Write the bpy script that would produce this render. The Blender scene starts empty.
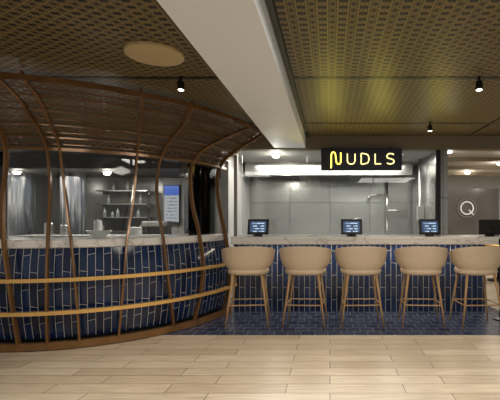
import bpy, math, random
from mathutils import Vector
random.seed(4)
S=bpy.context.scene
S.view_settings.view_transform='Standard'
COL=S.collection
rad=math.radians

# ---------------------------------------------------------------- materials
def newmat(name):
    m=bpy.data.materials.new(name); m.use_nodes=True
    nt=m.node_tree; b=nt.nodes['Principled BSDF']
    return m,nt,b
def L(nt,a,b): nt.links.new(a,b)
def mth(nt,op,a,b=None,c=None):
    n=nt.nodes.new('ShaderNodeMath'); n.operation=op
    for i,v in enumerate((a,b,c)):
        if v is None: continue
        if isinstance(v,(int,float)): n.inputs[i].default_value=v
        else: L(nt,v,n.inputs[i])
    return n.outputs[0]
def mixc(nt,f,a,b):
    n=nt.nodes.new('ShaderNodeMix'); n.data_type='RGBA'
    if isinstance(f,(int,float)): n.inputs[0].default_value=f
    else: L(nt,f,n.inputs[0])
    for i,v in ((6,a),(7,b)):
        if isinstance(v,tuple): n.inputs[i].default_value=(*v,1)
        else: L(nt,v,n.inputs[i])
    return n.outputs[2]
def coords(nt,kind='Object',scale=(1,1,1)):
    t=nt.nodes.new('ShaderNodeTexCoord'); m=nt.nodes.new('ShaderNodeMapping')
    m.inputs['Scale'].default_value=scale
    L(nt,t.outputs[kind],m.inputs[0]); return m.outputs[0]
def noise(nt,vec,scale=5,detail=3):
    n=nt.nodes.new('ShaderNodeTexNoise'); n.inputs['Scale'].default_value=scale; n.inputs['Detail'].default_value=detail
    L(nt,vec,n.inputs['Vector']); return n.outputs['Fac']
def simple(name,col,rough=.5,metal=0,var=.12,scale=8,stretch=(1,1,1),emit=None,es=0,bump=0):
    m,nt,b=newmat(name)
    f=noise(nt,coords(nt,'Object',stretch),scale)
    c2=tuple(min(1,c*(1-var*2)) for c in col); c1=tuple(min(1,c*(1+var*1.2)) for c in col)
    L(nt,mixc(nt,f,c2,c1),b.inputs['Base Color'])
    b.inputs['Roughness'].default_value=rough; b.inputs['Metallic'].default_value=metal
    if emit: 
        b.inputs['Emission Color'].default_value=(*emit,1); b.inputs['Emission Strength'].default_value=es
    if bump:
        bn=nt.nodes.new('ShaderNodeBump'); bn.inputs['Strength'].default_value=bump; bn.inputs['Distance'].default_value=.01
        L(nt,f,bn.inputs['Height']); L(nt,bn.outputs[0],b.inputs['Normal'])
    return m

M={}
M['white']=simple('painted_white',(.82,.87,.93),.6,0,.02,2)
M['bulk']=simple('bulkhead_paint',(.20,.165,.11),.6,0,.05,2)
M['dark']=simple('dark_panel',(.05,.045,.04),.5,0,.2,3)
M['black']=simple('black_metal',(.012,.012,.013),.4,.3,.1)
M['grey']=simple('grey_wall',(.33,.32,.30),.5,0,.1,1.5)
M['rear']=simple('rear_wall_taupe',(.13,.12,.11),.2,0,.35,1.2)
M['rib']=simple('bronze_brown_wood',(.22,.112,.042),.18,.3,.3,6,(1,1,.2))
M['rail']=simple('golden_brass_oak_rail',(.76,.46,.15),.25,.3,.12,6,(1,1,4))
M['leather']=simple('tan_leather',(.60,.47,.325),.5,0,.06,30,bump=.1)
M['stoolwood']=simple('golden_oak_legs',(.42,.25,.11),.4,0,.2,10,(1,1,.15))
M['chrome']=simple('chrome',(.55,.54,.52),.25,1,.03)
M['navy']=simple('navy_board',(.004,.006,.022),.5,0,.1)
M['lampglow']=simple('lamp_glow',(1,1,1),.5,0,0,emit=(1,.9,.7),es=30)
M['disc']=simple('disc_tan',(.50,.39,.21),.6,0,.04)
M['drk_ceiling']=simple('dark_ceiling',(.05,.042,.035),.6,0,.2,2)
M['beige_ceiling']=simple('beige_ceiling',(.50,.46,.40),.6,0,.08,2)
M['glassbottle']=simple('bottle_glass',(.20,.22,.20),.15,0,.2)
M['bluechair']=simple('blue_fabric',(.03,.06,.16),.7,0,.2)
M['ceramic']=simple('white_ceramic',(.75,.75,.73),.25,0,.03)
M['neon']=simple('neon_yellow',(.9,.8,.3),.4,0,0,emit=(1,.80,.12),es=2.4)
M['neon2']=simple('neon_pale',(.9,.85,.5),.4,0,0,emit=(1,.88,.36),es=1.7)
M['logo']=simple('logo_white',(.8,.8,.8),.4,0,0,emit=(1,.96,.9),es=.15)

def glassmat():
    m,nt,b=newmat('clear_glass'); out=nt.nodes['Material Output']
    t=nt.nodes.new('ShaderNodeBsdfTransparent'); g=nt.nodes.new('ShaderNodeBsdfGlossy'); g.inputs['Roughness'].default_value=.03
    t.inputs[0].default_value=(.95,.97,.97,1)
    fr=nt.nodes.new('ShaderNodeFresnel'); fr.inputs[0].default_value=1.45
    mx=nt.nodes.new('ShaderNodeMixShader'); L(nt,fr.outputs[0],mx.inputs[0]); L(nt,t.outputs[0],mx.inputs[1]); L(nt,g.outputs[0],mx.inputs[2])
    L(nt,mx.outputs[0],out.inputs[0]); nt.nodes.remove(b); return m
M['glass']=glassmat()

def lattice(name,metalc,holec,s=.1,w=.2,kind='Object',cut=False):
    """pressed star lattice: three strip directions plus rings, holes painted as dark void shade or cut open"""
    m,nt,b=newmat(name)
    v=coords(nt,kind,(1/s,1/s,1/s))
    sp=nt.nodes.new('ShaderNodeSeparateXYZ'); L(nt,v,sp.inputs[0])
    X,Y=sp.outputs[0],sp.outputs[1]; r=None
    for a in (0,60,120):
        d=mth(nt,'ADD',mth(nt,'MULTIPLY',X,math.cos(rad(a))),mth(nt,'MULTIPLY',Y,math.sin(rad(a))))
        f=mth(nt,'ABSOLUTE',mth(nt,'SUBTRACT',mth(nt,'FRACT',d),.5))
        q=mth(nt,'LESS_THAN',f,w/2)
        r=q if r is None else mth(nt,'MAXIMUM',r,q)
    py=2/math.sqrt(3)
    fx=mth(nt,'SUBTRACT',mth(nt,'FRACT',mth(nt,'ADD',X,.5)),.5)
    fy=mth(nt,'MULTIPLY',mth(nt,'SUBTRACT',mth(nt,'FRACT',mth(nt,'ADD',mth(nt,'DIVIDE',Y,py),.5)),.5),py)
    d=mth(nt,'SQRT',mth(nt,'ADD',mth(nt,'MULTIPLY',fx,fx),mth(nt,'MULTIPLY',fy,fy)))
    r=mth(nt,'MAXIMUM',r,mth(nt,'LESS_THAN',mth(nt,'ABSOLUTE',mth(nt,'SUBTRACT',d,.30)),w*.30))
    nz=noise(nt,coords(nt,kind),1.5)
    L(nt,mixc(nt,r,holec,mixc(nt,nz,tuple(c*.75 for c in metalc),metalc)),b.inputs['Base Color'])
    b.inputs['Roughness'].default_value=.42
    if cut: L(nt,r,b.inputs['Alpha'])
    return m
M['lat']=lattice('pressed_bronze_lattice',(.28,.205,.075),(.007,.006,.004),.060,.14)  # hole colour paints the shade of the dark plenum, nothing is pierced
M['lat2']=lattice('canopy_lattice',(.16,.10,.05),(.005,.004,.003),.045,.17,'UV',True)

def woodfloor():
    m,nt,b=newmat('oak_plank_floor')
    br=nt.nodes.new('ShaderNodeTexBrick'); L(nt,coords(nt,'Object'),br.inputs['Vector'])
    br.offset=.37; br.inputs['Scale'].default_value=1
    br.inputs['Brick Width'].default_value=.9; br.inputs['Row Height'].default_value=.165
    br.inputs['Mortar Size'].default_value=.0035; br.inputs['Mortar Smooth'].default_value=.1
    br.inputs['Color1'].default_value=(.64,.54,.41,1); br.inputs['Color2'].default_value=(.49,.395,.285,1)
    br.inputs['Mortar'].default_value=(.17,.13,.085,1)
    g=noise(nt,coords(nt,'Object',(1.2,14,1)),3,6)
    g2=mth(nt,'MULTIPLY_ADD',g,.75,.60)
    vm=nt.nodes.new('ShaderNodeVectorMath'); vm.operation='SCALE'
    L(nt,br.outputs['Color'],vm.inputs[0]); L(nt,g2,vm.inputs['Scale'])
    L(nt,vm.outputs[0],b.inputs['Base Color']); b.inputs['Roughness'].default_value=.33
    return m
M['floor']=woodfloor()
def bluefloor():
    m,nt,b=newmat('navy_mosaic_floor')
    br=nt.nodes.new('ShaderNodeTexBrick'); L(nt,coords(nt,'Object'),br.inputs['Vector'])
    br.offset=.5; br.inputs['Scale'].default_value=1
    br.inputs['Brick Width'].default_value=.15; br.inputs['Row Height'].default_value=.15
    br.inputs['Mortar Size'].default_value=.005
    br.inputs['Color1'].default_value=(.018,.025,.060,1); br.inputs['Color2'].default_value=(.050,.062,.118,1)
    br.inputs['Mortar'].default_value=(.13,.14,.16,1)
    L(nt,br.outputs['Color'],b.inputs['Base Color']); b.inputs['Roughness'].default_value=.25
    return m
M['bluefloor']=bluefloor()
def tiles():
    m,nt,b=newmat('navy_narrow_tiles')
    tc=nt.nodes.new('ShaderNodeTexCoord'); sp=nt.nodes.new('ShaderNodeSeparateXYZ'); L(nt,tc.outputs['UV'],sp.inputs[0])
    u,v=sp.outputs[0],sp.outputs[1]; W=.075
    tri=mth(nt,'ABSOLUTE',mth(nt,'SUBTRACT',mth(nt,'FRACT',mth(nt,'DIVIDE',u,W*2)),.5))
    v2=mth(nt,'MULTIPLY_ADD',tri,.03,v)
    cb=nt.nodes.new('ShaderNodeCombineXYZ'); L(nt,v2,cb.inputs[0]); L(nt,u,cb.inputs[1])
    br=nt.nodes.new('ShaderNodeTexBrick'); L(nt,cb.outputs[0],br.inputs['Vector'])
    br.offset=.5; br.inputs['Scale'].default_value=1
    br.inputs['Brick Width'].default_value=.34; br.inputs['Row Height'].default_value=W
    br.inputs['Mortar Size'].default_value=.0024
    br.inputs['Color1'].default_value=(.004,.011,.038,1); br.inputs['Color2'].default_value=(.010,.027,.09,1)
    br.inputs['Mortar'].default_value=(.52,.52,.49,1)
    L(nt,br.outputs['Color'],b.inputs['Base Color']); b.inputs['Roughness'].default_value=.12
    return m
M['tile']=tiles()
def marble():
    m,nt,b=newmat('veined_marble')
    v=coords(nt,'Object',(1.5,1.5,4)); n1=noise(nt,v,2.2,6)
    a=mth(nt,'ABSOLUTE',mth(nt,'SUBTRACT',n1,.5)); a=mth(nt,'MINIMUM',mth(nt,'MULTIPLY',a,30),1)
    L(nt,mixc(nt,a,(.55,.51,.46),(.78,.76,.72)),b.inputs['Base Color']); b.inputs['Roughness'].default_value=.22
    return m
M['marble']=marble()
def steel():
    m,nt,b=newmat('brushed_steel_panels')
    tc=nt.nodes.new('ShaderNodeTexCoord')
    mp=nt.nodes.new('ShaderNodeMapping'); mp.inputs['Rotation'].default_value=(rad(90),0,0); L(nt,tc.outputs['Object'],mp.inputs[0])
    br=nt.nodes.new('ShaderNodeTexBrick'); L(nt,mp.outputs[0],br.inputs['Vector']); br.offset=0
    br.inputs['Scale'].default_value=1; br.inputs['Brick Width'].default_value=.8; br.inputs['Row Height'].default_value=.80
    br.inputs['Mortar Size'].default_value=.006
    br.inputs['Color1'].default_value=(.50,.49,.46,1); br.inputs['Color2'].default_value=(.40,.395,.375,1); br.inputs['Mortar'].default_value=(.13,.13,.125,1)
    L(nt,br.outputs['Color'],b.inputs['Base Color']); b.inputs['Metallic'].default_value=.8
    L(nt,mth(nt,'MULTIPLY_ADD',noise(nt,coords(nt,'Object',(30,1,.5)),3,3),.08,.20),b.inputs['Roughness'])
    return m
M['steel']=steel()
def drape():
    m,nt,b=newmat('grey_streaked_column')
    n1=noise(nt,coords(nt,'Object',(6,6,.6)),2.5,5)
    f=mth(nt,'MINIMUM',mth(nt,'MAXIMUM',mth(nt,'MULTIPLY_ADD',n1,5,-2.4),0),1)
    L(nt,mixc(nt,f,(.05,.055,.07),(.32,.31,.30)),b.inputs['Base Color']); b.inputs['Roughness'].default_value=.45
    return m
M['column']=drape()
def screenmat(name,bg,fg,es,sx,sz,head=None):
    m,nt,b=newmat(name)
    tc=nt.nodes.new('ShaderNodeTexCoord'); sp=nt.nodes.new('ShaderNodeSeparateXYZ'); L(nt,tc.outputs['UV'],sp.inputs[0])
    r=mth(nt,'LESS_THAN',mth(nt,'FRACT',mth(nt,'MULTIPLY',sp.outputs[1],sz)),.4)
    n=noise(nt,coords(nt,'UV',(sx,sz,1)),1.5,1); r=mth(nt,'MULTIPLY',r,mth(nt,'GREATER_THAN',n,.45))
    inx=mth(nt,'LESS_THAN',mth(nt,'ABSOLUTE',mth(nt,'SUBTRACT',sp.outputs[0],.5)),.38)
    r=mth(nt,'MULTIPLY',r,inx)
    c=mixc(nt,r,bg,fg)
    if head: c=mixc(nt,mth(nt,'GREATER_THAN',sp.outputs[1],.74),c,head)
    L(nt,c,b.inputs['Emission Color']); b.inputs['Emission Strength'].default_value=es
    b.inputs['Base Color'].default_value=(.01,.01,.02,1); b.inputs['Roughness'].default_value=.2
    return m
M['menu']=screenmat('menu_screen',(.36,.37,.38),(.16,.17,.20),1.0,5,11,(.03,.10,.45))
M['pos']=screenmat('terminal_screen',(.05,.09,.17),(.6,.8,1),.9,3,4)

# ---------------------------------------------------------------- geometry helpers
def top(o,label,cat,group=None):
    o['label']=label; o['category']=cat
    if group: o['group']=group
    return o
def struct(o): o['kind']='structure'; return o
def empty(name,loc=(0,0,0)):
    o=bpy.data.objects.new(name,None); o.location=loc; o.empty_display_size=.1; COL.objects.link(o); return o
def mobj(name,verts,faces,mat,parent=None,loc=(0,0,0),uvs=None,smooth=False,bevel=0):
    me=bpy.data.meshes.new(name); me.from_pydata([tuple(v) for v in verts],[],faces)
    if uvs:
        ul=me.uv_layers.new(name='UVMap')
        for p in me.polygons:
            for li,vi in zip(p.loop_indices,p.vertices): ul.data[li].uv=uvs[vi]
    if smooth:
        for p in me.polygons: p.use_smooth=True
    me.update()
    o=bpy.data.objects.new(name,me); o.location=loc; me.materials.append(mat if not isinstance(mat,str) else M[mat])
    COL.objects.link(o)
    if parent: o.parent=parent
    if bevel:
        md=o.modifiers.new('bevel','BEVEL'); md.width=bevel; md.segments=2; md.limit_method='ANGLE'
    return o
BF=[(0,3,2,1),(4,5,6,7),(0,1,5,4),(1,2,6,5),(2,3,7,6),(3,0,4,7)]
def box(name,x0,x1,y0,y1,z0,z1,mat,parent=None,bevel=0,origin=None):
    if parent is None: cx,cy,cz=(x0+x1)/2,(y0+y1)/2,z0
    else: cx=cy=cz=0
    if origin: cx,cy,cz=origin
    v=[(x-cx,y-cy,z-cz) for z in (z0,z1) for x,y in ((x0,y0),(x1,y0),(x1,y1),(x0,y1))]
    return mobj(name,v,BF,mat,parent,(cx,cy,cz),None,False,bevel)
def cr(pts,n=8,closed=False):
    P=[Vector(p) for p in pts]; out=[]
    m=len(P); rng=m if closed else m-1
    for i in range(rng):
        if closed: a,b,c,d=P[(i-1)%m],P[i],P[(i+1)%m],P[(i+2)%m]
        else: a,b,c,d=P[max(i-1,0)],P[i],P[i+1],P[min(i+2,m-1)]
        for k in range(n):
            t=k/n
            out.append(.5*((2*b)+(c-a)*t+(2*a-5*b+4*c-d)*t*t+(3*b-a-3*c+d)*t**3))
    if not closed: out.append(P[-1])
    return out
def sweep(path,normals,section,closed=False):
    n=len(path); m=len(section); V=[];F=[]
    for i in range(n):
        a=path[(i-1)%n] if closed or i>0 else path[i]; b=path[(i+1)%n] if closed or i<n-1 else path[i]
        T=(b-a).normalized(); N=normals[i] if isinstance(normals,list) else normals
        N=(N-T*N.dot(T)).normalized(); B=T.cross(N)
        for s in section:
            V.append(path[i]+B*s[0]+N*s[1])
    for i in range(n if closed else n-1):
        for j in range(m):
            F.append((i*m+j,i*m+(j+1)%m,((i+1)%n)*m+(j+1)%m,((i+1)%n)*m+j))
    if not closed: F.append(tuple(range(m))[::-1]); F.append(tuple((n-1)*m+j for j in range(m)))
    return V,F
def circ(r,k=8): return [(r*math.cos(2*math.pi*i/k),r*math.sin(2*math.pi*i/k)) for i in range(k)]
def rect(w,h): return [(-w/2,-h/2),(w/2,-h/2),(w/2,h/2),(-w/2,h/2)]
def tube(name,pts,r,mat,parent=None,loc=(0,0,0),N=(0,0,1),closed=False,smoothn=0,k=8):
    P=cr(pts,smoothn,closed) if smoothn else [Vector(p) for p in pts]
    V,F=sweep(P,Vector(N),circ(r,k),closed)
    return mobj(name,V,F,mat,parent,loc,None,True)
def lathe(name,profile,mat,parent=None,loc=(0,0,0),k=24,smooth=True):
    V=[];F=[]
    for r,z in profile:
        for i in range(k):
            a=2*math.pi*i/k; V.append((r*math.cos(a),r*math.sin(a),z))
    for j in range(len(profile)-1):
        for i in range(k):
            F.append((j*k+i,j*k+(i+1)%k,(j+1)*k+(i+1)%k,(j+1)*k+i))
    F.append(tuple(range(k))[::-1]); F.append(tuple((len(profile)-1)*k+i for i in range(k)))
    o=mobj(name,V,F,mat,parent,loc,None,smooth)
    if smooth:
        md=o.modifiers.new('edge','EDGE_SPLIT'); md.split_angle=rad(40)
    return o
def arcsolid(name,prof,t0,t1,n,mat,parent,smooth=True):
    m=len(prof); V=[];F=[];UV=[]
    s=0; vs=[0]
    for j in range(1,m):
        s+=math.hypot(prof[j][0]-prof[j-1][0],prof[j][2]-prof[j-1][2]); vs.append(s)
    for i in range(n+1):
        t=rad(t0+(t1-t0)*i/n)
        for j,(rx,ry,z) in enumerate(prof):
            V.append((rx*math.sin(t),-ry*math.cos(t),z)); UV.append((t*1.85,vs[j]))
    for i in range(n):
        for j in range(m):
            F.append((i*m+j,(i+1)*m+j,(i+1)*m+(j+1)%m,i*m+(j+1)%m))
    F.append(tuple(range(m))); F.append(tuple(n*m+j for j in range(m))[::-1])
    o=mobj(name,V,F,mat,parent,(0,0,0),UV,smooth)
    if smooth:
        md=o.modifiers.new('edge','EDGE_SPLIT'); md.split_angle=rad(35)
    return o

# ---------------------------------------------------------------- setting
struct(box('floor',-9,7,-2.5,13,-.1,0,'floor',origin=(0,0,0)))
struct(box('floor.001',-1.95,2.35,4.44,8.0,0,.004,'bluefloor'))
struct(box('ceiling',-9,7,-2.5,5.9,2.53,2.6,'drk_ceiling'))
struct(box('trim_1',-.82,-.36,-2.5,5.9,2.33,2.53,'white'))
struct(box('trim_2',-1.72,7,5.9,6.05,2.31,2.6,'bulk'))
struct(box('trim_3',-9,-1.74,6.3,6.45,2.08,2.6,'dark'))
struct(box('ceiling.001',-1.6,1.75,6.05,8.1,2.32,2.4,'grey'))
struct(box('ceiling.002',1.75,7,6.05,13,2.42,2.5,'beige_ceiling'))
struct(box('ceiling.003',-9,-1.6,6.45,8.5,2.12,2.2,'drk_ceiling'))
struct(box('wall_back',-1.6,1.6,8.0,8.1,.004,2.32,'steel'))
struct(box('wall_left',-1.72,-1.6,6.3,8.1,.004,2.32,'grey'))
struct(box('wall_right',1.62,1.76,5.98,8.1,.004,2.31,'steel'))
struct(box('wall_rear',-9,-1.72,8.1,8.2,0,2.12,'rear'))
struct(box('wall_far',1.76,7,11,11.1,0,2.42,'grey'))

def panel(x0,x1,y0,y1):
    o=box('ceiling_panel',x0,x1,y0,y1,2.5,2.525,'lat'); return top(o,'perforated dark bronze ceiling panel with fine star lattice','ceiling panel','perforated ceiling panels')
for xr in ((-.31,2.02),(2.05,4.4),(-3.2,-.86),(-5.6,-3.23)):
    for yr in ((-.2,1.59),(1.64,3.40),(3.46,5.04),(5.10,5.86)):
        panel(xr[0],xr[1],yr[0],yr[1])
n=4
for xr in ((-.35,4.5),(-5.6,-.83)):
    for y in (1.59,3.40,5.04):
        struct(box('trim_%d'%n,xr[0],xr[1],y,y+.055,2.497,2.53,'black')); n+=1
struct(box('trim_%d'%n,-.355,-.315,-.2,5.9,2.49,2.53,'dark')); n+=1

o=lathe('ceiling_speaker',[(.18,-.006),(.20,0),(.205,.01),(.205,.018)],'disc',None,(-1.28,2.92,2.482)); top(o,'round tan flush disc set in the lattice ceiling','ceiling speaker')

# ---------------------------------------------------------------- spotlights
def spot(x,y,zt,power=25):
    r=empty('ceiling_spotlight',(x,y,zt)); top(r,'small black cylindrical spotlight on a short stem','spotlight','black ceiling spotlights')
    lathe('stem',[(.012,-.04),(.012,0)],'black',r,k=10)
    lathe('lamp_body',[(.026,-.112),(.030,-.108),(.030,-.045),(.026,-.04)],'black',r,k=16)
    lathe('lamp_glass',[(.022,-.115),(.022,-.1125)],'lampglow',r,k=12)
    ld=bpy.data.lights.new('spotlamp','SPOT'); ld.energy=power; ld.spot_size=rad(85); ld.spot_blend=.6; ld.color=(1,.86,.66); ld.shadow_soft_size=.04
    lo=bpy.data.objects.new('spotlamp',ld); lo.location=(x,y,zt-.15); COL.objects.link(lo)
spot(-1.26,3.38,2.495,65); spot(1.26,3.38,2.495,40); spot(1.25,5.0,2.5,32)
def downlight(x,y,z,pw):
    r=empty('recessed_downlight',(x,y,z)); top(r,'small bright round downlight in a white ring','downlight','bright round downlights')
    lathe('ring_trim',[(.07,-.02),(.075,-.012),(.075,0)],'white',r,k=20); lathe('lamp_glass',[(.035,-.06),(.05,-.05),(.055,-.022)],'lampglow',r,k=16)
    ld=bpy.data.lights.new('downlamp','POINT'); ld.energy=pw; ld.color=(1,.93,.82); ld.shadow_soft_size=.05
    lo=bpy.data.objects.new('downlamp',ld); lo.location=(x,y,z-.16); COL.objects.link(lo)
downlight(-.86,6.35,2.32,9); downlight(1.93,6.5,2.42,7); downlight(3.4,8.0,2.42,6); downlight(4.6,9.3,2.42,6); downlight(3.3,9.6,2.42,4); downlight(-3.9,7.0,2.12,7); downlight(-5.4,6.9,2.12,6)

# ---------------------------------------------------------------- sign
sg=empty('hanging_sign',(.455,5.80,1.99)); top(sg,'near-black navy rectangular sign with glowing yellow tube letters','sign')
box('sign_board',-.585,.585,-.03,.03,0,.315,'navy',sg,.006)
box('bracket',-.45,-.42,.03,.10,.2,.34,'black',sg)
box('bracket',.42,.45,.03,.10,.2,.34,'black',sg)
H=.145
def letter(strokes,x,w,mat='neon2',r=.0078,z0=.09,closed=False,sm=5):
    for st in strokes:
        pts=[(x+p[0]*w,-.045,z0+p[1]*H) for p in st]
        tube('letter',pts,r,mat,sg,N=(0,1,0),smoothn=sm,closed=closed)
letter([[(-.06,-.42),(.01,-.34),(.02,-.15),(.02,.4),(.02,.80),(.08,1.06),(.24,1.15),(.40,1.06),(.47,.80),(.52,.35),(.60,.06),(.78,-.03),(.95,.06),(1,.30),(1,.7),(1,1.12)]],-.44,.14,'neon',.0095)
letter([[(0,1),(0,.6),(.02,.25),(.2,.03),(.5,-.02),(.8,.03),(.98,.25),(1,.6),(1,1)]],-.205,.11)
letter([[(0,1),(0,.5),(0,0),(.4,0),(.85,.12),(1,.5),(.85,.88),(.4,1)]],-.005,.11,closed=True)
letter([[(0,1),(0,.5),(0,.02),(.08,0),(.5,0),(1,0)]],.195,.085)
letter([[(.98,.9),(.75,1),(.3,1),(.03,.85),(.05,.62),(.35,.53),(.7,.47),(.98,.32),(.95,.1),(.65,0),(.3,0),(0,.08)]],.365,.10)

# ---------------------------------------------------------------- main bar counter
def uvbox_front(name,x0,x1,y0,y1,z0,z1,mat,parent=None):
    cx,cy,cz=(x0+x1)/2,(y0+y1)/2,z0
    V=[];F=[];UV=[]
    def q(a,b,c,d,uv):
        i=len(V); V.extend([a,b,c,d]); UV.extend(uv); F.append((i,i+1,i+2,i+3))
    X0,X1,Y0,Y1,Z0,Z1=x0-cx,x1-cx,y0-cy,y1-cy,0,z1-z0
    w,d,h=x1-x0,y1-y0,z1-z0
    q((X0,Y0,Z0),(X1,Y0,Z0),(X1,Y0,Z1),(X0,Y0,Z1),[(0,0),(w,0),(w,h),(0,h)])
    q((X1,Y0,Z0),(X1,Y1,Z0),(X1,Y1,Z1),(X1,Y0,Z1),[(0,0),(d,0),(d,h),(0,h)])
    q((X1,Y1,Z0),(X0,Y1,Z0),(X0,Y1,Z1),(X1,Y1,Z1),[(0,0),(w,0),(w,h),(0,h)])
    q((X0,Y1,Z0),(X0,Y0,Z0),(X0,Y0,Z1),(X0,Y1,Z1),[(0,0),(d,0),(d,h),(0,h)])
    q((X0,Y0,Z1),(X1,Y0,Z1),(X1,Y1,Z1),(X0,Y1,Z1),[(0,0)]*4)
    q((X0,Y1,Z0),(X1,Y1,Z0),(X1,Y0,Z0),(X0,Y0,Z0),[(0,0)]*4)
    return mobj(name,V,F,mat,parent,(cx,cy,cz),UV)
o=uvbox_front('bar_counter',-1.33,2.15,5.55,5.9,.004,.95,'tile'); top(o,'long bar counter faced with narrow navy tiles and pale grout','bar counter')
o=box('countertop',-1.31,2.30,5.28,5.98,.95,1.05,'marble',bevel=.006); top(o,'long veined pale marble slab on the tiled bar counter','countertop')

psrc=[]
def posterm(x):
    if not psrc:
        r=empty('payment_terminal',(x,5.50,1.05)); 
        a=lathe('base',[(.07,0),(.07,.012),(.05,.02),(.018,.03),(.018,.05)],'black',r,k=20)
        V,F=sweep([Vector((0,.01,.04)),Vector((0,.03,.12))],Vector((0,1,0)),rect(.05,.02)); b=mobj('stand',V,F,'black',r)
        def P(x,h,d):
            t=rad(16); return (x,-.02+h*math.sin(t)+d*math.cos(t),.025+h*math.cos(t)-d*math.sin(t))
        V=[P(sx*.145,h,d) for d in (0,.022) for sx,h in ((-1,0),(1,0),(1,.22),(-1,.22))]
        c=mobj('casing',V,[(0,1,2,3),(7,6,5,4),(0,4,5,1),(1,5,6,2),(2,6,7,3),(3,7,4,0)],'black',r,bevel=.008)
        V=[P(sx*.112,h,-.002) for sx,h in ((-1,.035),(1,.035),(1,.188),(-1,.188))]
        d=mobj('screen',V,[(0,1,2,3)],'pos',r,uvs=[(0,0),(1,0),(1,1),(0,1)])
        top(r,'black touch screen payment terminal on a round base','payment terminal','payment terminals on the bar')
        psrc.extend([r,a,b,c,d]); return r
    n=psrc[0].copy(); COL.objects.link(n); n.location=(x,5.50,1.05)
    for p in psrc[1:]:
        q=p.copy(); COL.objects.link(q); q.parent=n
    return n
for px in (258,351.5,430): posterm((px-330)/400*5.50)
r=posterm(2.2); r.rotation_euler=(0,0,rad(160)); r['label']='black payment terminal turned to face the kitchen'

for i,(a,b) in enumerate(((-1.30,-.35),(-.33,.63),(.65,1.56))):
    o=box('glass_panel',a,b,5.93,5.94,1.05,2.31,'glass'); top(o,'tall clear glass screen standing on the bar top','glass screen','clear glass screens on the bar')
o=box('support_post',1.565,1.635,5.90,5.97,1.05,2.31,'black',bevel=.005); top(o,'slim black square post rising from the bar top','post')
o=box('support_post',-1.42,-1.37,5.90,5.97,0.0,2.31,'grey',bevel=.005); top(o,'slim grey square post beside the bar','post')

# kitchen
hd=empty('extractor_hood',(0,7.6,2.08)); top(hd,'long flat stainless steel extractor hood over the cooking line','extractor hood')
box('hood_body',-1.55,1.5,-.30,.39,0,.24,'steel',hd,.004)
box('hood_rail',-1.53,1.48,-.32,-.30,.0,.02,'chrome',hd)
for x in (-1.0,0,1.0): box('filter_vent',x-.4,x+.4,-.25,.33,-.012,0,'dark',hd)
o=box('kitchen_counter',-1.5,1.5,7.3,7.98,.004,.9,'steel',bevel=.01); top(o,'stainless steel back kitchen counter against the steel wall','kitchen counter')
fa=empty('tall_faucet',(.62,7.75,.9)); top(fa,'slim chrome faucet on the steel counter','faucet')
lathe('base',[(.04,0),(.04,.02),(.02,.04)],'chrome',fa,k=14)
tube('spout',[(0,0,0.02),(0,0,.2),(0,0,.32),(-.03,-.02,.38),(-.12,-.05,.39),(-.17,-.06,.35),(-.17,-.06,.28)],.013,'chrome',fa,N=(0,1,0),smoothn=4)
cn=empty('conduit_pipe',(1.55,6.9,0.004)); top(cn,'chrome floor to ceiling pipe with a grey switch box','pipe')
tube('pipe',[(0,0,0),(0,0,2.31)],.02,'chrome',cn,N=(0,1,0))
box('switch_box',-.06,.06,-.07,-.02,1.25,1.5,'grey',cn,.006)
cn=empty('conduit_pipe',(1.12,7.85,.9)); top(cn,'chrome pipe with side branches on the steel wall','pipe')
tube('pipe',[(0,0,0),(0,0,1.15)],.024,'chrome',cn,N=(0,1,0)); tube('branch',[(0,0,.85),(-.25,0,.85),(-.32,0,.85),(-.35,0,.82),(-.35,0,.70)],.02,'chrome',cn,N=(0,1,0)); tube('branch',[(0,0,.55),(.4,0,.55)],.02,'chrome',cn)

# ---------------------------------------------------------------- curved bay
C=(-3.15,5.75)
TAB=[(0,1.76,1.86),(.35,1.84,1.93),(.7,1.86,1.95),(1.08,1.80,1.90),(1.5,1.71,1.82),(1.88,1.69,1.81),(2.08,1.78,1.94),(2.26,2.02,2.28),(2.44,2.27,2.62)]
def prof(z):
    z=max(0,min(2.44,z))
    for i in range(len(TAB)-1):
        if z<=TAB[i+1][0]:
            a=TAB[max(i-1,0)];b=TAB[i];c=TAB[i+1];d=TAB[min(i+2,len(TAB)-1)]
            t=(z-b[0])/(c[0]-b[0])
            def h(k):
                m0=(c[k]-a[k])/(c[0]-a[0]) if i>0 else (c[k]-b[k])/(c[0]-b[0])
                m1=(d[k]-b[k])/(d[0]-b[0]); dz=c[0]-b[0]
                return (2*t**3-3*t*t+1)*b[k]+(t**3-2*t*t+t)*dz*m0+(-2*t**3+3*t*t)*c[k]+(t**3-t*t)*dz*m1
            return h(1),h(2)
T0,T1=-35,84
cb=empty('curved_bar_counter',(C[0],C[1],0)); top(cb,'rounded bar counter clad in narrow navy tiles with pale grout','bar counter')
zs=[.10,.25,.4,.55,.7,.85,1.0]
outer=[(prof(z)[0]-.09,prof(z)[1]-.09,z) for z in zs]
inner=[(1.35,1.45,1.0),(1.35,1.45,.10)]
arcsolid('tiled_front',outer+inner,T0,T1,80,'tile',cb)
arcsolid('plinth',[(1.66,1.76,0),(1.66,1.76,.10),(1.4,1.5,.10),(1.4,1.5,0)],T0,T1,60,'black',cb)
ct=empty('countertop',(C[0],C[1],0)); top(ct,'curved veined marble slab on the rounded tiled counter','countertop')
arcsolid('slab',[(1.735,1.835,1.0),(1.745,1.845,1.01),(1.745,1.845,1.075),(1.735,1.835,1.085),(1.2,1.3,1.085),(1.2,1.3,1.0)],T0,T1,80,'marble',ct)

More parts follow.
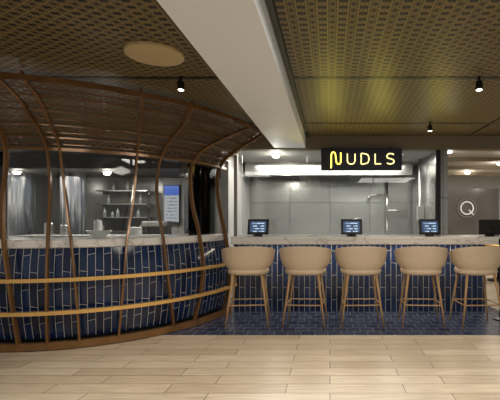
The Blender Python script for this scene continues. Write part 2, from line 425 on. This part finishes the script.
rs=empty('rib_screen',(C[0],C[1],0)); top(rs,'basket-like cage of bent bronze brown wood ribs around the bar','wooden screen')
def solve(px,z):
    rx,ry=prof(z); lo,hi=-34,78
    f=lambda t: 330+400*(C[0]+rx*math.sin(rad(t)))/(C[1]-ry*math.cos(rad(t)))
    if f(hi)<px: return hi
    for _ in range(40):
        m=(lo+hi)/2
        if f(m)<px: lo=m
        else: hi=m
    return lo
ZL=[2.44,2.3,2.1,1.85,1.5,1.08,.7,.35,0]
ribs=[[-75,-60,-48,-42,-42,-40,-35,-30,-28],
 [-40,-15,2,6,3,4,9,14,20],
 [-6,22,42,49,50,48,47,47,48],
 [22,42,56,62,66,71,75,78,80],
 [141,141,138,136,133,127,124,121,118],
 [192,183,166,158,157,163,167,171,174],
 ]
def makerib(ts,ZZ=ZL,w=.022,d=.05):
    zt=list(zip(ZZ,ts)); tt=cr([(z,t,0) for z,t in zt],6)
    path=[];nor=[]
    for p in tt:
        z,t=max(0,min(2.44,p[0])),rad(p[1]); rx,ry=prof(z)
        path.append(Vector((rx*math.sin(t),-ry*math.cos(t),z))); nor.append(Vector((math.sin(t)/rx,-math.cos(t)/ry,0)).normalized())
    if ZZ[0]>2.4: path.insert(0,path[0]+Vector((0,0,.05))); nor.insert(0,nor[0])
    V,F=sweep(path,nor,rect(w,d)); mobj('rib',V,F,'rib',rs,bevel=.005)
for r in ribs: makerib([solve(px,z) for px,z in zip(r,ZL)])
makerib([73,68,62,60,60,61,61,60,59])
makerib([82,80,78,77,77,77,77,77,77])
def ring(name,z,dr,w,h,mat,t0=T0,t1=T1):
    rx,ry=prof(z); rx+=dr; ry+=dr
    arcsolid(name,[(rx+w/2,ry+w/2,z-h/2),(rx+w/2,ry+w/2,z+h/2),(rx-w/2,ry-w/2,z+h/2),(rx-w/2,ry-w/2,z-h/2)],t0,t1,80,mat,rs,False)
ring('rail',.70,.005,.045,.036,'rail'); ring('rail',.38,.005,.045,.036,'rail'); ring('rail',.045,.0,.05,.07,'rib')
ring('top_rim',2.44,0,.04,.045,'rib'); ring('top_rim',1.98,0,.03,.03,'rib')
for z in (2.08,2.17,2.26,2.35): ring('canopy_rail',z,-.005,.020,.014,'rib')
# open lattice shell, a single pierced sheet
zc=[1.98,2.05,2.12,2.2,2.28,2.36,2.44]
m_=len(zc); V=[];F=[];UV=[]; s=0; vs=[0]
for j in range(1,m_):
    s+=math.hypot(prof(zc[j])[0]-prof(zc[j-1])[0],zc[j]-zc[j-1]); vs.append(s)
for i in range(81):
    t=rad(T0+(T1-T0)*i/80)
    for j,z in enumerate(zc):
        rx,ry=prof(z); V.append(((rx-.05)*math.sin(t),-(ry-.05)*math.cos(t),z)); UV.append((t*2.1,vs[j]))
for i in range(80):
    for j in range(m_-1): F.append((i*m_+j,(i+1)*m_+j,(i+1)*m_+j+1,i*m_+j+1))
mobj('canopy_lattice',V,F,'lat2',rs,uvs=UV,smooth=True)
for z in (2.03,2.125,2.215,2.305,2.395): ring('canopy_slat',z,-.04,.010,.008,'rib')
cg=empty('curved_glass_screen',(C[0],C[1],0)); top(cg,'curved clear glass screen standing on the rounded marble top','glass screen')
arcsolid('pane',[(1.60,1.70,1.085),(1.60,1.70,1.97),(1.59,1.69,1.97),(1.59,1.69,1.085)],T0,T1,60,'glass',cg)

# interior behind the bay
for cx,w in ((-5.9,.36),(-4.75,.2)):
    V=[];F=[];k=64
    for z in (0,2.12):
        for i in range(k):
            a=2*math.pi*i/k; r=w*(1+.05*math.cos(16*a)); V.append((r*math.cos(a),r*math.sin(a),z))
    for i in range(k): F.append((i,(i+1)%k,k+(i+1)%k,k+i))
    F.append(tuple(range(k))[::-1]); F.append(tuple(k+i for i in range(k)))
    o=mobj('column',V,F,'column',None,(cx,7.4,0),None,True); top(o,'fluted round column with streaked grey finish','column')
o=box('wall_cladding',-3.35,-1.74,8.02,8.09,0,2.1,'grey'); top(o,'pale grey wall cladding panel','wall panel')
ms=empty('menu_screen',(-3.14,7.95,1.2)); top(ms,'tall pale digital menu screen with a blue header','screen')
box('frame',-.16,.16,-.02,.06,0,.76,'black',ms,.008)
mobj('display',[(-.145,-.022,.02),(.145,-.022,.02),(.145,-.022,.74),(-.145,-.022,.74)],[(0,1,2,3)],'menu',ms,uvs=[(0,0),(1,0),(1,1),(0,1)])
o=box('support_post',-2.70,-2.60,7.4,7.5,0,2.12,'black',bevel=.005); top(o,'square black structural post','post')
bs=empty('back_bar_cabinet',(-4.05,7.85,0)); top(bs,'dark low back bar cabinet with two doors','cabinet')
box('cabinet_body',-.5,.5,-.2,.2,0,1.05,'dark',bs,.01)
for x in (-.48,.01):
    d=box('door',x,x+.47,-.22,-.2,.08,1.0,'rear',bs,.004); box('handle',(-.06 if x<0 else .05),(-.04 if x<0 else .07),-.24,-.22,.5,.7,'chrome',d)
for z in (1.32,1.58,1.84):
    w_=empty('wall_shelf',(-4.05,7.93,z-.02)); top(w_,'slim steel wall shelf holding glass bottles','shelf','bottle shelves on the back wall')
    box('board',-.5,.5,-.17,.17,0,.02,'chrome',w_)
    for x in (-.45,.45): box('bracket',x,x+.02,.0,.17,-.05,0,'chrome',w_)
bsrc=[]
def bottle(x,y,z,h):
    if not bsrc:
        o=lathe('bottle',[(.03,0),(.033,.01),(.033,.11),(.012,.14),(.012,.18),(.014,.185)],'glassbottle',None,(x,y,z),14); bsrc.append(o); top(o,'small clear glass bottle','bottle','bottles on the back bar')
    else:
        o=bsrc[0].copy(); o.location=(x,y,z); COL.objects.link(o)
    o.scale=(1,1,h)
for z,xs_ in ((1.05,(-.4,.1,.35)),(1.32,(-.35,-.22,-.1,.3)),(1.58,(-.3,.2,.33)),(1.84,(-.2,.1))):
    for x in xs_: bottle(-4.05+x,7.84+random.uniform(-.03,.03),z,random.choice((.7,.85,1,1.1)))
bw=lathe('serving_bowl',[(.05,0),(.06,.01),(.13,.07),(.135,.075),(.125,.075),(.055,.02)],'ceramic',None,(-2.55,4.42,1.085)); top(bw,'white ceramic bowl on the marble top','bowl')
cm=empty('beverage_machine',(-3.2,7.4,0)); top(cm,'grey and steel beverage machine on a dark cabinet','beverage machine')
box('cabinet',-.25,.25,-.25,.25,0,.95,'dark',cm,.01)
box('body',-.2,.2,-.02,.2,.95,1.24,'dark',cm,.02); box('head',-.2,.2,-.2,.0,1.14,1.24,'grey',cm,.02); box('drip_tray',-.18,.18,-.2,-.02,.95,.98,'chrome',cm,.004)
pl=empty('service_counter',(-3.9,6.55,0)); top(pl,'low service counter with a pale stone top','counter')
box('cabinet',-1.1,1.1,-.25,.25,0,.98,'dark',pl,.01); box('top_slab',-1.15,1.15,-.28,.28,.98,1.02,'marble',pl,.005)
for x,h,rr in ((-.7,.22,.07),(-.45,.18,.06),(.1,.26,.06),(.7,.14,.11)):
    o=lathe('canister',[(rr,0),(rr,h*.85),(rr*.8,h*.92),(rr*.2,h*.94),(rr*.2,h)],'chrome' if x<0 else 'ceramic',None,(-3.9+x,6.55,1.02),20); top(o,'round lidded canister on the service counter','canister','canisters on the service counter')

# ---------------------------------------------------------------- bar stools
st=[]
def stool():
    r=empty('bar_stool',(0,0,.004)); st.append(r)
    k=32; prf=[(.0,.615),(.19,.615),(.24,.63),(.25,.66),(.24,.685),(.19,.70),(.0,.705)]
    V=[];F=[]
    for rr,z in prf[1:-1]:
        for i in range(k):
            a=2*math.pi*i/k; c,s=math.cos(a),math.sin(a)
            q=1/(abs(c)**2.6+abs(s)**2.6)**(1/2.6); V.append((rr*q*c,rr*q*s*.86+.01,z))
    for j in range(len(prf)-3):
        for i in range(k): F.append((j*k+i,j*k+(i+1)%k,(j+1)*k+(i+1)%k,(j+1)*k+i))
    F.append(tuple(range(k))[::-1]); F.append(tuple((len(prf)-3)*k+i for i in range(k)))
    st.append(mobj('seat',V,F,'leather',r,smooth=True))
    n=56; rows=11; V=[];F=[]
    def P(t,v,off):
        a=rad(t); f=abs(t)/118
        ztop=.965-.12*max(0,(f-.12)/.88)**1.7; zbot=.655+.085*f**1.8
        if f>.82:
            e=(f-.82)/.18; mid=(ztop+zbot)/2; hh=(ztop-zbot)/2*math.sqrt(max(0,1-e*e*.92)); ztop=mid+hh; zbot=mid-hh
        z=zbot+(ztop-zbot)*v
        u=max(0,min(1,(z-.62)/.345))
        R=.258+.066*math.sin(u*math.pi/2)+off
        R-= .03*(1-min(1,v*2.6))**2
        c,s=math.cos(a),math.sin(a); q=1/(abs(c)**2.25+abs(s)**2.25)**(1/2.25)
        return (R*q*s,-R*q*c*.80+.01,z)
    for side,off in ((0,0),(1,-.022)):
        for i in range(n+1):
            for j in range(rows): V.append(P(-118+236*i/n,j/(rows-1),off))
    N0=(n+1)*rows
    for i in range(n):
        for j in range(rows-1):
            a=i*rows+j; F.append((a,a+rows,a+rows+1,a+1)); F.append((N0+a,N0+a+1,N0+a+rows+1,N0+a+rows))
        a=i*rows; F.append((a,N0+a,N0+a+rows,a+rows)); a+=rows-1; F.append((a,a+rows,N0+a+rows,N0+a))
    for i in (0,n):
        for j in range(rows-1):
            a=i*rows+j; F.append((a,a+1,N0+a+1,N0+a) if i==0 else (a,N0+a,N0+a+1,a+1))
    o=mobj('backrest',V,F,'leather',r,smooth=True); md=o.modifiers.new('bevel','BEVEL'); md.width=.008; md.segments=3; md.angle_limit=rad(50)
    st.append(o)
    for sx in (-1,1):
        for sy in (-1,1):
            a=Vector((sx*.165,sy*.14,.63)); b=Vector((sx*.25,sy*.215,0)); V=[];F=[]
            for t,rr in ((0,.0165),(.5,.013),(1,.0085)):
                p=a.lerp(b,t)
                for i in range(10):
                    g=2*math.pi*i/10; V.append((p.x+rr*math.cos(g),p.y+rr*math.sin(g),p.z))
            for j in range(2):
                for i in range(10): F.append((j*10+i,(j+1)*10+i,(j+1)*10+(i+1)%10,j*10+(i+1)%10))
            F.append(tuple(range(10))); F.append(tuple(20+i for i in range(10))[::-1])
            st.append(mobj('leg',V,F,'stoolwood',r,smooth=True))
    z=.27; t=(.63-z)/.63; ax=.165+.085*t; ay=.14+.075*t
    hoop=[(-ax,-ay,z),(0,-ay-.004,z),(ax,-ay,z),(ax+.002,0,z),(ax,ay,z),(0,ay+.004,z),(-ax,ay,z),(-ax-.002,0,z)]
    V,F=sweep([Vector(p) for p in hoop],Vector((0,0,1)),circ(.008),True)
    st.append(mobj('footrest',V,F,'stoolwood',r))
stool()
top(st[0],'tan leather tub bar stool with splayed oak legs and footrest','bar stool','tan bar stools along the counter')
xs=[(248,6),(305.5,-4),(361,2),(421.5,-4),(477,4)]
for i,(px,ro) in enumerate(xs):
    x=(px-330)/400*4.84
    if i==0: r=st[0]
    else:
        r=st[0].copy(); COL.objects.link(r)
        for p in st[1:]:
            q=p.copy(); COL.objects.link(q); q.parent=r
    r.location=(x,4.88,.004); r.rotation_euler=(0,0,rad(ro))

# ---------------------------------------------------------------- far dining area
o=box('wall_panel',3.0,4.6,10.9,10.99,0,2.1,'rear'); top(o,'taupe wall panel behind the round logo','wall panel')
lg=empty('round_wall_logo',(3.72,10.86,1.57)); top(lg,'pale round ring logo with a tail on a taupe panel','wall logo')
P=[(.17*math.cos(a*math.pi/16),0,.17*math.sin(a*math.pi/16)) for a in range(32)]
tube('ring_mark',P,.020,'logo',lg,N=(0,1,0),closed=True)
P=[(.25*math.cos(a*math.pi/16),0,.25*math.sin(a*math.pi/16)) for a in range(32)]
tube('outer_ring',P,.010,'grey',lg,N=(0,1,0),closed=True)
tube('tail_mark',[(.05,0,-.05),(.19,0,-.19)],.018,'logo',lg,N=(0,1,0))
for y in (7.4,8.6,9.8):
    o=box('ceiling_batten',1.9,6.5,y,y+.12,2.36,2.42,'bulk'); top(o,'long brown linear ceiling batten','ceiling batten','long linear ceiling battens')
for x in (2.1,5.1):
    pn=empty('picture_panel',(x+.3,10.96,1.3)); top(pn,'dark framed abstract wall panel','wall art','framed panels on the far wall')
    box('frame',-.28,.28,-.03,.03,-.4,.5,'black',pn,.005); box('artwork',-.23,.23,-.036,-.03,-.35,.45,'column',pn)
csrc=[];tsrc=[]
def dchair(x,y,rot):
    if not csrc:
        r=empty('dining_chair',(x,y,0)); top(r,'blue upholstered dining chair with dark legs','chair','dining chairs around tables')
        csrc.append(r)
        csrc.append(box('seat',-.23,.23,-.22,.22,.40,.48,'bluechair',r,.03))
        csrc.append(box('backrest',-.22,.22,.18,.24,.48,.88,'bluechair',r,.025))
        for sx in (-1,1):
            for sy in (-1,1):
                V,F=sweep([Vector((sx*.17,sy*.16,.41)),Vector((sx*.2,sy*.2,0))],Vector((1,0,0)),circ(.016)); csrc.append(mobj('leg',V,F,'black',r))
    else:
        r=csrc[0].copy(); COL.objects.link(r); r.location=(x,y,0)
        for p in csrc[1:]:
            q=p.copy(); COL.objects.link(q); q.parent=r
    r.rotation_euler=(0,0,rad(rot))
def dtable(x,y):
    if not tsrc:
        r=empty('dining_table',(x,y,0)); top(r,'round oak dining table on a black pedestal','table','round dining tables'); tsrc.append(r)
        tsrc.append(lathe('tabletop',[(.38,.72),(.4,.73),(.4,.75),(.39,.76)],'rail',r)); tsrc.append(lathe('pedestal',[(.22,0),(.22,.02),(.04,.05),(.04,.72)],'black',r))
    else:
        r=tsrc[0].copy(); COL.objects.link(r); r.location=(x,y,0)
        for p in tsrc[1:]:
            q=p.copy(); COL.objects.link(q); q.parent=r
for tx,ty in ((3.5,8.3),(5.4,9.2),(3.3,10.2)):
    dtable(tx,ty); dchair(tx,ty-.7,180); dchair(tx-.75,ty,90)
qp=empty('barrier_post',(2.19,5.12,.004)); top(qp,'slim black barrier post at the counter end','barrier post')
lathe('base',[(.10,0),(.10,.012),(.03,.03)],'black',qp); lathe('pole',[(.022,.02),(.022,.95)],'black',qp); lathe('cap',[(.03,.95),(.03,1.02),(.02,1.035)],'black',qp)

# ---------------------------------------------------------------- lights
def area(loc,size,power,col,rot=(0,0,0),sy=None):
    d=bpy.data.lights.new('area','AREA'); d.energy=power; d.color=col; d.size=size
    if sy: d.shape='RECTANGLE'; d.size_y=sy
    o=bpy.data.objects.new('area',d); o.location=loc; o.rotation_euler=rot; COL.objects.link(o)
warm=(1,.94,.85)
area((.8,2.2,2.42),1.2,54,warm); area((-2.2,1.6,2.42),1.2,32,warm); area((1.6,.2,2.4),1.5,48,warm)
area((0,6.7,2.28),2.8,85,(1,.96,.90),sy=.8)
area((4,8.5,2.30),2.5,75,(1,.91,.80))
area((-3.9,7.0,2.05),3.4,38,(1,.93,.84),sy=.6)
area((.4,5.42,.94),3.2,14,(1,.88,.68),sy=.05)
# added unseen yellow spots standing in for the neon sign's glow on the ceiling
for x,p in ((.0,9),(.7,8),(1.5,6)):
    d=bpy.data.lights.new('sign_glow_fill','SPOT'); d.energy=p; d.color=(1,.84,.14); d.spot_size=rad(115); d.spot_blend=1; d.shadow_soft_size=.1
    o=bpy.data.objects.new('sign_glow_fill',d); o.location=(x,5.5,1.75)
    o.rotation_euler=Vector((0,-.75,.9)).to_track_quat('-Z','Y').to_euler(); COL.objects.link(o)
w=bpy.data.worlds.new('world'); S.world=w; w.use_nodes=True
w.node_tree.nodes['Background'].inputs[0].default_value=(1,.97,.92,1); w.node_tree.nodes['Background'].inputs[1].default_value=.34

# ---------------------------------------------------------------- camera
cd=bpy.data.cameras.new('cam'); cd.sensor_width=36; cd.lens=36*400/500; cd.shift_x=-.16; cd.shift_y=.036; cd.clip_start=.05
co=bpy.data.objects.new('camera',cd); co.location=(0,0,1.3); co.rotation_euler=(rad(90),0,0); COL.objects.link(co); S.camera=co
